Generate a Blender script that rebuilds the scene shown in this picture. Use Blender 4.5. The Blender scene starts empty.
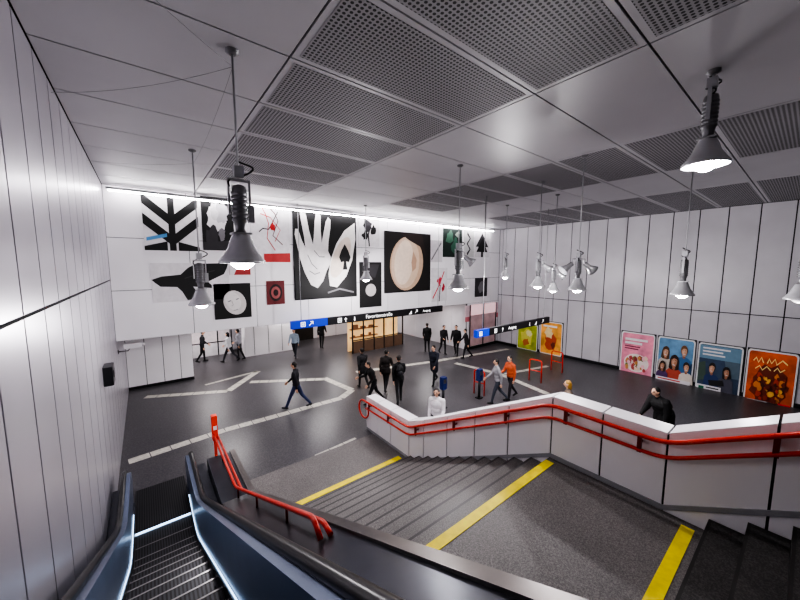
import bpy, bmesh, math, random
import numpy as np
from mathutils import Vector, Matrix
random.seed(4)
C = bpy.context.scene.collection
# ------------------------------------------------------------ camera
F=325.0; TH=math.radians(38.18); PI=math.radians(5.97)
FW=Vector((math.sin(TH)*math.cos(PI),math.cos(TH)*math.cos(PI),-math.sin(PI)))
RT=Vector((math.cos(TH),-math.sin(TH),0)); UP=RT.cross(FW)
cd=bpy.data.cameras.new('camera'); cam=bpy.data.objects.new('camera',cd); C.objects.link(cam)
cd.sensor_width=36; cd.lens=36*F/800; cd.clip_start=0.02; cd.clip_end=200
M=Matrix.Identity(4)
for i in range(3):
    M[i][0]=RT[i]; M[i][1]=UP[i]; M[i][2]=-FW[i]
cam.matrix_world=M; bpy.context.scene.camera=cam
def ray(px,py): return FW+RT*((px-400)/F)+UP*((300-py)/F)
def onz(px,py,z): d=ray(px,py); return d*(z/d.z)
def ony(px,py,y): d=ray(px,py); return d*(y/d.y)
def onx(px,py,x): d=ray(px,py); return d*(x/d.x)
FL=-5.2; CE=2.37; XL=-.80; XR=18.6; YB=13.0
ROOFZ=-2.3
# ------------------------------------------------------------ materials
def nt(name):
    m=bpy.data.materials.new(name); m.use_nodes=True
    return m,m.node_tree,m.node_tree.nodes['Principled BSDF']
def mat(name,col,rough=.5,metal=0,emis=0,ecol=None,noise=.08,nscale=6,spec=None):
    m,t,b=nt(name)
    b.inputs['Roughness'].default_value=rough; b.inputs['Metallic'].default_value=metal
    c=(*col,1)
    if noise>0:
        n=t.nodes.new('ShaderNodeTexNoise'); n.inputs['Scale'].default_value=nscale; n.inputs['Detail'].default_value=3
        g=t.nodes.new('ShaderNodeNewGeometry'); t.links.new(g.outputs['Position'],n.inputs['Vector'])
        r=t.nodes.new('ShaderNodeValToRGB')
        r.color_ramp.elements[0].position=.3; r.color_ramp.elements[1].position=.7
        r.color_ramp.elements[0].color=tuple(max(0,x*(1-noise)) for x in col)+(1,)
        r.color_ramp.elements[1].color=tuple(min(1,x*(1+noise)) for x in col)+(1,)
        t.links.new(n.outputs['Fac'],r.inputs['Fac']); t.links.new(r.outputs['Color'],b.inputs['Base Color'])
    else: b.inputs['Base Color'].default_value=c
    if emis:
        b.inputs['Emission Color'].default_value=(*(ecol or col),1); b.inputs['Emission Strength'].default_value=emis
    if spec is not None: b.inputs['Specular IOR Level'].default_value=spec
    return m
def mathn(t,op,a,bv=None):
    n=t.nodes.new('ShaderNodeMath'); n.operation=op
    for i,v in enumerate((a,bv)):
        if v is None: continue
        if isinstance(v,(int,float)): n.inputs[i].default_value=v
        else: t.links.new(v,n.inputs[i])
    return n.outputs[0]
def speckle(name,c0,c1,scale,rough,lo=.45,hi=.6,band=None,big=.5):
    m,t,b=nt(name)
    g=t.nodes.new('ShaderNodeNewGeometry'); n=t.nodes.new('ShaderNodeTexNoise')
    n.inputs['Scale'].default_value=scale; n.inputs['Detail'].default_value=4; n.inputs['Roughness'].default_value=.75
    t.links.new(g.outputs['Position'],n.inputs['Vector'])
    n2=t.nodes.new('ShaderNodeTexNoise'); n2.inputs['Scale'].default_value=1.1; t.links.new(g.outputs['Position'],n2.inputs['Vector'])
    r=t.nodes.new('ShaderNodeValToRGB'); r.color_ramp.elements[0].position=lo; r.color_ramp.elements[1].position=hi
    r.color_ramp.elements[0].color=(*c0,1); r.color_ramp.elements[1].color=(*c1,1)
    t.links.new(n.outputs['Fac'],r.inputs['Fac'])
    mx=t.nodes.new('ShaderNodeMix'); mx.data_type='RGBA'; mx.blend_type='MULTIPLY'; mx.inputs[0].default_value=big
    t.links.new(r.outputs['Color'],mx.inputs[6]); t.links.new(n2.outputs['Fac'],mx.inputs[7])
    out=mx.outputs[2]
    if band:
        y0,pit,duty,val=band
        s=t.nodes.new('ShaderNodeSeparateXYZ'); t.links.new(g.outputs['Position'],s.inputs[0])
        f=mathn(t,'FRACT',mathn(t,'ADD',mathn(t,'DIVIDE',mathn(t,'SUBTRACT',y0,s.outputs[1]),pit),1000.0))
        k=mathn(t,'LESS_THAN',f,duty)
        m2=t.nodes.new('ShaderNodeMix'); m2.data_type='RGBA'; t.links.new(k,m2.inputs[0]); t.links.new(out,m2.inputs[6]); m2.inputs[7].default_value=(*val,1); out=m2.outputs[2]
    t.links.new(out,b.inputs['Base Color'])
    rr=t.nodes.new('ShaderNodeMapRange'); rr.inputs[3].default_value=rough*.9; rr.inputs[4].default_value=rough*1.15
    t.links.new(n2.outputs['Fac'],rr.inputs[0]); t.links.new(rr.outputs[0],b.inputs['Roughness'])
    return m
def perforated(name,base,hole,pitch,rad):
    m,t,b=nt(name); g=t.nodes.new('ShaderNodeNewGeometry'); s=t.nodes.new('ShaderNodeSeparateXYZ'); t.links.new(g.outputs['Position'],s.inputs[0])
    def cell(o):
        f=mathn(t,'FRACT',mathn(t,'ADD',mathn(t,'DIVIDE',o,pitch),1000)); f=mathn(t,'SUBTRACT',f,.5); return mathn(t,'MULTIPLY',f,f)
    d=mathn(t,'SQRT',mathn(t,'ADD',cell(s.outputs[0]),cell(s.outputs[1])))
    k=mathn(t,'LESS_THAN',d,rad)
    mx=t.nodes.new('ShaderNodeMix'); mx.data_type='RGBA'; t.links.new(k,mx.inputs[0])
    mx.inputs[6].default_value=(*base,1); mx.inputs[7].default_value=(*hole,1)
    t.links.new(mx.outputs[2],b.inputs['Base Color']); b.inputs['Roughness'].default_value=.6
    return m
def stripes(name,c0,c1,axis,pitch,duty,rough,metal):
    m,t,b=nt(name); g=t.nodes.new('ShaderNodeNewGeometry'); s=t.nodes.new('ShaderNodeSeparateXYZ'); t.links.new(g.outputs['Position'],s.inputs[0])
    f=mathn(t,'FRACT',mathn(t,'ADD',mathn(t,'DIVIDE',s.outputs[axis],pitch),1000.0)); k=mathn(t,'LESS_THAN',f,duty)
    mx=t.nodes.new('ShaderNodeMix'); mx.data_type='RGBA'; t.links.new(k,mx.inputs[0])
    mx.inputs[6].default_value=(*c0,1); mx.inputs[7].default_value=(*c1,1)
    t.links.new(mx.outputs[2],b.inputs['Base Color']); b.inputs['Roughness'].default_value=rough; b.inputs['Metallic'].default_value=metal
    return m
def srgb(r,g,b):
    f=lambda v:(v/255/12.92) if v/255<=.04045 else ((v/255+.055)/1.055)**2.4
    return (f(r),f(g),f(b))
MC={}
def cm(r,g,b,rough=.6,emis=0):
    k=(r,g,b,rough,emis)
    if k not in MC: MC[k]=mat('paint_%d_%d_%d'%(r,g,b),srgb(r,g,b),rough,0,emis,noise=.06)
    return MC[k]
Y1,Y2,Y3=.56,2.57,6.28
ZL=-3.28; NR=12; rh=(ZL-FL)/NR; td=(Y3-Y2)/(NR-1)
NU=10; tu=.32; ru=.17
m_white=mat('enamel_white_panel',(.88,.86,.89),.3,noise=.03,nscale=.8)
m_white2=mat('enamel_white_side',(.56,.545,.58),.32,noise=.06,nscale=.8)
m_seam=mat('seam_dark',(.01,.01,.012),.8,noise=0)
m_seamg=mat('seam_grey',(.12,.12,.13),.8,noise=0)
m_left=mat('brushed_silver_panel',(.62,.60,.65),.32,.6,noise=.07,nscale=.5)
m_ceil=mat('ceiling_panel_grey',(.50,.49,.515),.4,noise=.05,nscale=.7)
m_perf=perforated('ceiling_perforated',(.34,.33,.35),(.010,.010,.012),.052,.33)
m_floor=speckle('dark_granite_floor',(.066,.063,.069),(.120,.115,.125),26,.34,big=.2)
m_stone=speckle('grey_granite_landing',(.12,.11,.108),(.34,.315,.305),70,.5,lo=.4,hi=.65)
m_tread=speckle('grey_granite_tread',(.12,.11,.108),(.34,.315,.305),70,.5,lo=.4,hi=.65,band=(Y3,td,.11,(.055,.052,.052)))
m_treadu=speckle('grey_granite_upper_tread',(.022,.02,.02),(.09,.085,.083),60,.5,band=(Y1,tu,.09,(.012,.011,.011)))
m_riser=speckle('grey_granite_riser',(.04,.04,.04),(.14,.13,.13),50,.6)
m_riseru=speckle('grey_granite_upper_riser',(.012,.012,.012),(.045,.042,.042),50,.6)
m_tact=mat('tactile_strip_beige',(.54,.515,.46),.5,noise=.2,nscale=14)
m_yellow=mat('yellow_marking',srgb(246,222,14),.5,noise=.12,emis=.05,nscale=9)
m_red=mat('red_lacquer_tube',srgb(215,58,42),.3,noise=.05)
m_redd=mat('dark_red_bracket',srgb(110,20,18),.45,noise=.05)
m_dark=mat('dark_metal',(.03,.03,.034),.35,.6,noise=.1)
m_rubber=mat('handrail_rubber',(.008,.008,.009),.28,noise=0)
m_balus=mat('balustrade_blue_steel',(.20,.24,.34),.33,.75,noise=.08,nscale=2)
m_deck=mat('escalator_deck_metal',(.07,.074,.09),.28,.8,noise=.15,nscale=2)
m_steel=mat('brushed_steel',(.25,.24,.24),.3,.9,noise=.1)
m_cop=mat('bronze_grey_coping',(.16,.145,.14),.32,.85,noise=.1)
m_lamp=mat('lamp_housing_grey',(.22,.22,.23),.3,.35,noise=.1)
m_rod=mat('lamp_rod_pale_steel',(.42,.42,.44),.3,.3,noise=.1)
m_refl=mat('lamp_reflector_aluminium',(.62,.62,.64),.25,.45,noise=.04)
m_bulb=mat('lamp_bulb_glow',(1,.97,.95),.4,emis=60,ecol=(1,.96,.98),noise=0)
m_bulbd=mat('lamp_bulb_dim',(.8,.78,.78),.4,emis=1.2,ecol=(1,.96,.98),noise=0)
m_tube=mat('fluorescent_tube',(1,1,1),.4,emis=36,ecol=(1,.96,.98),noise=0)
m_led=mat('blue_led_strip',(.6,.75,1),.4,emis=3.2,ecol=(.5,.72,1),noise=0)
m_ridge=stripes('escalator_tread_ridges',(.04,.04,.046),(.008,.008,.009),0,.04,.45,.4,.5)
m_black=mat('sign_black',(.008,.008,.01),.4,noise=0)
m_blue=mat('sign_blue',srgb(20,50,170),.4,emis=.5,noise=0)
m_sw=mat('sign_white',(.9,.9,.9),.4,emis=.9,noise=0)
m_warm=mat('warm_lit_interior',srgb(238,190,130),.6,emis=.6,noise=.4,nscale=1.3)
m_pinklit=mat('pale_lit_panel',srgb(228,218,220),.6,emis=.2,noise=.1)
m_open=mat('pinkish_lit_opening',srgb(168,138,142),.5,emis=.2,noise=.35,nscale=1.4)
# ------------------------------------------------------------ mesh helpers
def tag(o,label,cat,group=None,kind=None):
    if label: o['label']=label
    if cat: o['category']=cat
    if group: o['group']=group
    if kind: o['kind']=kind
    return o
def mk(name,bm,mats,parent=None,recenter=True,smooth=False,base=True):
    if recenter and len(bm.verts):
        xs=[v.co.x for v in bm.verts]; ys=[v.co.y for v in bm.verts]; zs=[v.co.z for v in bm.verts]
        c=Vector(((min(xs)+max(xs))/2,(min(ys)+max(ys))/2,min(zs)))
        for v in bm.verts: v.co-=c
    else: c=Vector((0,0,0))
    me=bpy.data.meshes.new(name); bm.to_mesh(me); bm.free()
    for m in (mats if isinstance(mats,(list,tuple)) else [mats]): me.materials.append(m)
    if smooth:
        for p in me.polygons: p.use_smooth=True
    o=bpy.data.objects.new(name,me); C.objects.link(o)
    if parent is not None:
        o.parent=parent; o.location=c-Vector(parent['_w'])
    else: o.location=c
    o['_w']=tuple(c)
    return o
def empty(name,loc):
    o=bpy.data.objects.new(name,None); C.objects.link(o); o.location=loc; o.empty_display_size=.2; o['_w']=tuple(loc); return o
def box(bm,x0,x1,y0,y1,z0,z1,mi=0):
    v=[bm.verts.new((x,y,z)) for x in (x0,x1) for y in (y0,y1) for z in (z0,z1)]
    for q in ((0,1,3,2),(4,6,7,5),(0,4,5,1),(2,3,7,6),(0,2,6,4),(1,5,7,3)):
        f=bm.faces.new([v[i] for i in q]); f.material_index=mi
def prism(bm,poly,ax,a0,a1,mi=0):
    def P(p,a):
        return {'x':(a,p[0],p[1]),'y':(p[0],a,p[1]),'z':(p[0],p[1],a)}[ax]
    A=[bm.verts.new(P(p,a0)) for p in poly]; B=[bm.verts.new(P(p,a1)) for p in poly]
    fs=[bm.faces.new(A),bm.faces.new(B[::-1])]
    n=len(poly)
    for i in range(n): fs.append(bm.faces.new([A[i],B[i],B[(i+1)%n],A[(i+1)%n]]))
    for f in fs: f.material_index=mi
    bmesh.ops.recalc_face_normals(bm,faces=fs)
def tube(bm,pts,r,seg=10,mi=0,closed=False,caps=True):
    pts=[Vector(p) for p in pts]; n=len(pts); rings=[]; prev=None
    for i in range(n):
        if closed: d=pts[(i+1)%n]-pts[i-1]
        else: d=pts[min(i+1,n-1)]-pts[max(i-1,0)]
        d.normalize()
        if prev is None:
            a=Vector((0,0,1)) if abs(d.z)<.9 else Vector((1,0,0)); u=d.cross(a).normalized()
        else: u=(prev-d*prev.dot(d)).normalized()
        prev=u; w=d.cross(u); rr=r[i] if isinstance(r,(list,tuple)) else r
        rings.append([bm.verts.new(pts[i]+(u*math.cos(2*math.pi*k/seg)+w*math.sin(2*math.pi*k/seg))*rr) for k in range(seg)])
    fs=[]
    for i in range(n if closed else n-1):
        a=rings[i]; b=rings[(i+1)%n]
        for k in range(seg):
            f=bm.faces.new([a[k],a[(k+1)%seg],b[(k+1)%seg],b[k]]); f.smooth=True; fs.append(f)
    if not closed and caps: fs+= [bm.faces.new(rings[0][::-1]),bm.faces.new(rings[-1])]
    for f in fs: f.material_index=mi
def lathe(bm,prof,cx,cy,cz,seg=24,mi=0,cap=True):
    rings=[]
    for r,z in prof:
        rings.append([bm.verts.new((cx+r*math.cos(2*math.pi*k/seg),cy+r*math.sin(2*math.pi*k/seg),cz+z)) for k in range(seg)])
    for a,b in zip(rings,rings[1:]):
        for k in range(seg):
            f=bm.faces.new([a[k],a[(k+1)%seg],b[(k+1)%seg],b[k]]); f.smooth=True; f.material_index=mi
    if cap:
        for rg in (rings[0],rings[-1]):
            f=bm.faces.new(rg); f.material_index=mi
def smoothpath(pts,rad=.12,n=5):
    pts=[Vector(p) for p in pts]; out=[pts[0]]
    for i in range(1,len(pts)-1):
        a,b,c=pts[i-1],pts[i],pts[i+1]
        d1=(a-b); d2=(c-b); q=min(rad,d1.length/2.1,d2.length/2.1)
        p0=b+d1.normalized()*q; p2=b+d2.normalized()*q
        for k in range(n+1):
            t=k/n; out.append(p0*(1-t)**2+b*2*t*(1-t)+p2*t*t)
    out.append(pts[-1]); return out
def struct(o): o['kind']='structure'; return o
# ------------------------------------------------------------ SHELL
bm=bmesh.new()
xb=[XL,1.47,4.42,7.5,10.55,13.6,XR]; pitch=1.3; y=-9.1
while y<YB-.01:
    y1=min(y+pitch,YB)
    for i in range(len(xb)-1):
        perf=(i in (1,3,5)) and y<10.3
        x0,x1=xb[i]+.012,xb[i+1]-.012; ya,yb_=y+.012,y1-.012
        box(bm,x0,x1,ya,yb_,CE,CE+.03,0)
        if perf:
            e=.07; box(bm,x0+e,x1-e,ya+e,yb_-e,CE-.004,CE+.001,1)
    y=y1
box(bm,XL-.1,XR+.1,-9.2,YB+.2,CE+.05,CE+.15,2)
struct(mk('ceiling',bm,[m_ceil,m_perf,m_seam],recenter=False))
bm=bmesh.new(); box(bm,XL-.1,XR,YB+.22,22.2,ROOFZ,ROOFZ+.1)
struct(mk('ceiling.001',bm,[m_white2],recenter=False))
bm=bmesh.new(); box(bm,-3,XR+.2,-9,22.4,FL-.2,FL)
struct(mk('floor',bm,[m_floor],recenter=False))
def panelwall(name,plane,c,a0,a1,z0,z1,w,zs,mats,thick=.03,gap=.012,back=.12,side=1,agap=None):
    bm=bmesh.new(); a=a0
    zz=[z0]+[z for z in zs if z0<z<z1]+[z1]
    while a<a1-.02:
        b=min(a+w,a1)
        for p,q in zip(zz,zz[1:]):
            if plane=='y': box(bm,a+gap/2,b-gap/2,c,c+thick*side,p+gap/2,q-gap/2,0)
            else: box(bm,c,c+thick*side,a+gap/2,b-gap/2,p+gap/2,q-gap/2,0)
        a=b
    s0=c+thick*side*1.05; s1=c+back*side
    if plane=='y': box(bm,a0,a1,min(s0,s1),max(s0,s1),z0,z1,1)
    else: box(bm,min(s0,s1),max(s0,s1),a0,a1,z0,z1,1)
    return struct(mk(name,bm,mats,recenter=False))
XW=15.5
panelwall('wall_back','y',YB,XL,XR,ROOFZ,CE,2.05,[-.75,.85],[m_white,m_seamg],gap=.018)
panelwall('wall_back.001','y',YB,XW,XR,FL,ROOFZ-.0,1.2,[],[m_white,m_seamg])
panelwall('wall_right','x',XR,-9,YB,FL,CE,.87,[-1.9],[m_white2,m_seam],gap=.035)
panelwall('wall_left','x',XL,-3.2,17.4,FL,CE,.72,[-.42],[m_left,m_seam],side=-1,gap=.032)
panelwall('wall_block','y',17.4,XL,1.54,FL,ROOFZ,.62,[],[m_white,m_seam],gap=.02)
panelwall('wall_block_side','x',1.54,17.45,22,FL,ROOFZ,.9,[],[m_white,m_seam],side=-1)
panelwall('wall_lower_back','y',22,1.55,XR,FL,ROOFZ,1.2,[-3],[m_white2,m_seam],gap=.03)
panelwall('wall_lower_side','x',XW+.05,YB+.15,22,FL,ROOFZ,1.2,[],[m_white2,m_seam])
bm=bmesh.new(); box(bm,XR-.03,XR,-9,YB,FL,FL+.16); struct(mk('baseboard_right',bm,[m_dark],recenter=False))
bm=bmesh.new(); box(bm,XW,XR-.04,YB-.03,YB,FL,FL+.16); struct(mk('baseboard_back',bm,[m_dark],recenter=False))
bm=bmesh.new(); box(bm,XL+.0,1.54,17.37,17.4,FL,FL+.12); struct(mk('baseboard_block',bm,[m_dark],recenter=False))
strips=[([(128,462),(225,430),(341,398)],.3),([(341,398),(352,390),(324,378)],.3),([(145,397),(228,391)],.3),([(228,391),(258,371)],.3),([(250,382),(324,379)],.3),
 ([(205,385),(258,371)],.16),([(356,372),(430,362),(508,349)],.3),([(455,363),(500,374),(548,394)],.3),([(315,456),(356,438)],.1),([(505,374),(548,366)],.22)]
for i,(pl,w) in enumerate(strips):
    P=[onz(x,y,FL+.004) for x,y in pl]; bm=bmesh.new()
    for a,b in zip(P,P[1:]):
        d=(b-a); L=d.length; d.normalize(); n=Vector((-d.y,d.x,0))*w/2; k=max(1,int(L/.4)); st=L/k
        for j in range(k):
            p=a+d*(st*j+.012); q=a+d*(st*(j+1)-.012)
            vs=[bm.verts.new(v) for v in (p-n,q-n,q+n,p+n)]; bm.faces.new(vs)
            vs=[bm.verts.new(v-Vector((0,0,.004))) for v in (p+n,q+n,q-n,p-n)]; bm.faces.new(vs)
    struct(mk('trim_%d'%(i+1),bm,[m_tact],recenter=False))
# ------------------------------------------------------------ STAIRS
SX0,SX1=1.45,5.3
ZT=ZL+ru*NU; YT=Y1-tu*(NU-1)
stairs=empty('staircase',(3.4,3.0,FL))
tag(stairs,'wide grey speckled granite staircase with yellow edge strips','stairs')
def dedupe(L):
    o=[L[0]]
    for a in L[1:]:
        if (abs(a[0]-o[-1][0])+abs(a[1]-o[-1][1]))>1e-5: o.append(a)
    return o
bm=bmesh.new(); prof=[(Y3,FL)]
for k in range(NR-1):
    yy=Y3-k*td
    prof.append((yy,FL+(k+1)*rh)); prof.append((yy-td,FL+(k+1)*rh))
prof+=[(Y2,ZL),(Y2-.02,ZL),(Y2-.02,FL)]
prism(bm,dedupe(prof),'x',SX0,SX1)
for f in bm.faces:
    if abs(f.normal.z)<.3: f.material_index=1
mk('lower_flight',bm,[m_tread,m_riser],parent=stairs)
bm=bmesh.new(); box(bm,SX0,SX1,Y1,Y2-.02,FL,ZL); mk('landing',bm,[m_stone],parent=stairs)
bm=bmesh.new(); cl=[(Y1,FL),(Y1,ZL)]
for k in range(NU):
    yy=Y1-k*tu
    cl.append((yy,ZL+(k+1)*ru))
    if k<NU-1: cl.append((yy-tu,ZL+(k+1)*ru))
cl.append((YT-3,ZT)); cl.append((YT-3,FL))
prism(bm,dedupe(cl),'x',SX0,SX1)
for f in bm.faces:
    if abs(f.normal.z)<.3: f.material_index=1
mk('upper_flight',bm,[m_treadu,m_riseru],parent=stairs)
for (ya,yb,z) in ((Y3+.23,Y3+.38,FL+.007),(Y2-.14,Y2,ZL),(Y1+.10,Y1+.23,ZL)):
    bm=bmesh.new(); box(bm,SX0+.02,SX1-.12,ya,yb,z,z+.006); mk('yellow_edge_strip',bm,[m_yellow],parent=stairs)
bm=bmesh.new(); box(bm,SX0,SX1,Y3+.001,8.1,FL,FL+.006); o=mk('floor.001',bm,[m_stone],recenter=False); struct(o)
YC=1.02
def sz(Y):
    if Y<YC: return ZL+(YC-Y)*.545
    if Y<Y2: return ZL
    if Y<Y3: return ZL-(Y-Y2)*(-(FL-ZL))/(Y3-Y2)
    return FL
PX0,PX1=5.32,5.66; PH=1.08; YE=8.5
par=empty('stair_parapet',(5.5,3,FL)); tag(par,'white enamelled parapet wall with dark joints beside the granite stairs','parapet wall')
bm=bmesh.new(); core=bmesh.new()
cuts=sorted([-4.0,-2.9,-1.9,-.9,.1,YC,1.8,Y2+.0,3.4,4.2,5.0,5.8,Y3+.1,7.2,7.9,YE])
for a,b in zip(cuts,cuts[1:]):
    g=.012
    ta=sz(a+g)+PH; tb=sz(b-g)+PH
    prism(bm,[(a+g,FL+.01),(b-g,FL+.01),(b-g,tb),(a+g,ta)],'x',PX0,PX1)
    prism(core,[(a,FL),(b,FL),(b,sz(b)+PH-.04),(a,sz(a)+PH-.04)],'x',PX0+.02,PX1-.02)
mk('parapet_panel',bm,[m_white],parent=par); mk('parapet_core',core,[m_seam],parent=par)
bm=bmesh.new()
m_skirt=mat('parapet_skirting_grey',(.3,.3,.32),.5,noise=.05)
for a,b in ((-4.0,YC),(YC,Y2),(Y2,Y3),(Y3,8.48)):
    prism(bm,[(a,sz(a)+.0),(b,sz(b)+.0),(b,sz(b)+.07),(a,sz(a)+.07)],'x',PX0-.018,PX0-.002)
mk('parapet_skirting',bm,[m_skirt],parent=par)
hr=empty('stair_handrail',(5.18,3,FL)); tag(hr,'double red tubular handrail on the white stair parapet','handrail','red stair handrails')
xr=PX0-.1
def railpath(h,x,ext=0):
    return [(x,-4.0,sz(-4.0)+h),(x,YC,sz(YC)+h),(x,Y2,ZL+h),(x,Y3,FL+h),(x,YE-.25,FL+h)]
up=smoothpath(railpath(.97,xr),.2); lo=smoothpath(railpath(.76,xr),.2)
cy,cz,R=YE-.0,FL+.69,.28
loop=[(xr,cy+R*math.sin(t),cz+R*math.cos(t)) for t in [math.radians(a) for a in range(0,315,15)]]
bm=bmesh.new(); tube(bm,up+[Vector(p) for p in loop],.03,10); tube(bm,lo+[Vector((xr,YE-.1,FL+.74))],.026,10); mk('rail_tube',bm,[m_red],parent=hr)
for yy in (-2.5,-1.2,.1,1.3,2.3,3.4,4.7,6.0,7.2,8.2):
    bm=bmesh.new(); z=sz(yy)
    box(bm,xr-.018,xr+.018,yy-.025,yy+.025,z+.73,z+.99); tube(bm,[(xr,yy,z+.86),(PX0-.001,yy,z+.86)],.018,8)
    mk('rail_bracket',bm,[m_redd],parent=hr)
# ------------------------------------------------------------ ESCALATOR
w=.1
def zf(Y):
    a=(3.6-.53*Y)/w
    return FL+ (w*math.log(1+math.exp(a)) if a<50 else w*a)
esc=empty('escalator',(0,7.5,FL)); tag(esc,'descending escalator with black handrails, blue steel sides and blue skirt lights','escalator')
yy=7.7
EW=.45
while yy>-1.2:
    zc=zf(yy-.2); bm=bmesh.new()
    prism(bm,[(yy,zc+.0),(yy,zc-.23),(yy-.4,zc-.23),(yy-.4,zc)],'x',-EW,EW)
    box(bm,-EW,EW,yy-.018,yy+.001,zc-.001,zc+.003,1); box(bm,-EW,EW,yy-.4,yy-.365,zc-.001,zc+.002,2)
    mk('step',bm,[m_ridge,m_steel,m_black],parent=esc)
    yy-=.402
bm=bmesh.new(); box(bm,-EW-.02,EW+.02,7.71,9.3,FL+.0,FL+.015); mk('comb_plate',bm,[m_ridge],parent=esc)
bm=bmesh.new(); box(bm,-EW,EW,7.7,7.735,FL+.001,FL+.025); mk('comb_light',bm,[m_led],parent=esc)
def side(s):
    Ys=[-1.6+i*.25 for i in range(int((8.6+1.6)/.25)+1)]; Ys[-1]=8.6
    H=.82
    top=[(Y,zf(Y)+H) for Y in Ys]; R=.36
    arc=[(8.6+R*math.sin(t),FL+H-R+R*math.cos(t)) for t in [math.pi*k/12 for k in range(1,13)]]
    bot=[(Y,zf(Y)-.15 if Y<7 else FL) for Y in Ys][::-1]
    bm=bmesh.new(); pl=top+arc+[(8.6,FL)]+bot[1:]
    a,b=sorted((s*(EW+.04),s*.62)); prism(bm,pl,'x',a,b); mk('balustrade_panel',bm,[m_balus],parent=esc)
    bm=bmesh.new(); xs=s*.6
    pth=[(xs,Y,zf(Y)+H+.02) for Y in Ys]+[(xs,8.6+(R+.02)*math.sin(t),FL+H-R+(R+.02)*math.cos(t)) for t in [math.pi*k/12 for k in range(1,13)]]
    tube(bm,pth,.045,10); mk('handrail_belt',bm,[m_rubber],parent=esc)
    bm=bmesh.new(); a,b=sorted((s*(EW+.005),s*(EW+.04)))
    prism(bm,[(Y,zf(Y)+.16) for Y in Ys]+[(Y,zf(Y)-.2 if Y<7 else FL) for Y in Ys][::-1],'x',a,b); mk('skirt_panel',bm,[m_deck],parent=esc)
    bm=bmesh.new(); tube(bm,[(s*(EW+.025),Y,zf(Y)+.17) for Y in Ys if Y<8.4],.007,6); mk('skirt_light',bm,[m_led],parent=esc)
    bm=bmesh.new(); a,b=(.62,.86) if s>0 else (XL+.005,-.62)
    prism(bm,[(Y,zf(Y)+.55) for Y in Ys]+[(Y,zf(Y)-.3 if Y<7 else FL) for Y in Ys][::-1],'x',a,b); mk('outer_deck',bm,[m_deck],parent=esc)
side(1); side(-1)
div=empty('divider_wall',(1.15,4,FL)); tag(div,'dark metal clad divider between the escalator and the stairs','divider wall')
DH=.78; YD=6.5
pts=[(-3.5,-2.03+.488*3.5+DH),(YD,FL+DH),(8.3,FL+DH),(8.3,FL),(-3.5,FL)]
bm=bmesh.new(); prism(bm,pts,'x',.87,1.40); mk('divider_body',bm,[m_deck],parent=div)
bm=bmesh.new()
prism(bm,[(p[0],p[1]+.0) for p in pts[:3]]+[(p[0],p[1]+.03) for p in pts[:3]][::-1],'x',1.34,1.45); mk('metal_coping',bm,[m_cop],parent=div)
bm=bmesh.new()
prism(bm,[(-3.5,FL),(-3.5,pts[0][1]-.01),(YD,FL+DH-.01),(8.3,FL+DH-.01),(8.3,FL)],'x',1.405,1.445); mk('divider_cladding',bm,[m_cop],parent=div)
h2=empty('stair_handrail',(1.15,6,FL)); tag(h2,'red tubular handrail with an orange end post beside the escalator','handrail','red stair handrails')
def dz(Y): return max(-2.03-.488*Y,FL)
for hh in (1.0,.9):
    bm=bmesh.new(); q=(1.0-hh)
    tube(bm,smoothpath([(1.12+q,2.6,dz(2.6)+.8),(1.12+q,2.75,dz(2.75)+hh),(1.12+q,YD,FL+hh),(1.12+q,9.1,FL+hh)],.15),.026,10); mk('rail_tube',bm,[m_red],parent=h2)
for yy in (3.6,5.0,6.4,8.0):
    bm=bmesh.new(); tube(bm,[(1.14,yy,dz(yy)+.78),(1.14,yy,dz(yy)+.98)],.016,8); mk('rail_bracket',bm,[m_redd],parent=h2)
m_or=mat('orange_red_plate',srgb(235,60,30),.4,emis=.1,noise=.03)
bm=bmesh.new(); box(bm,1.1,1.22,9.0,9.16,FL+.82,FL+1.45); box(bm,1.13,1.19,9.05,9.11,FL,FL+.84)
mk('end_post',bm,[m_or],parent=h2)
bm=bmesh.new(); box(bm,1.12,1.2,8.99,9.0,FL+1.1,FL+1.2); mk('end_post_plate',bm,[m_white],parent=h2)
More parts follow.
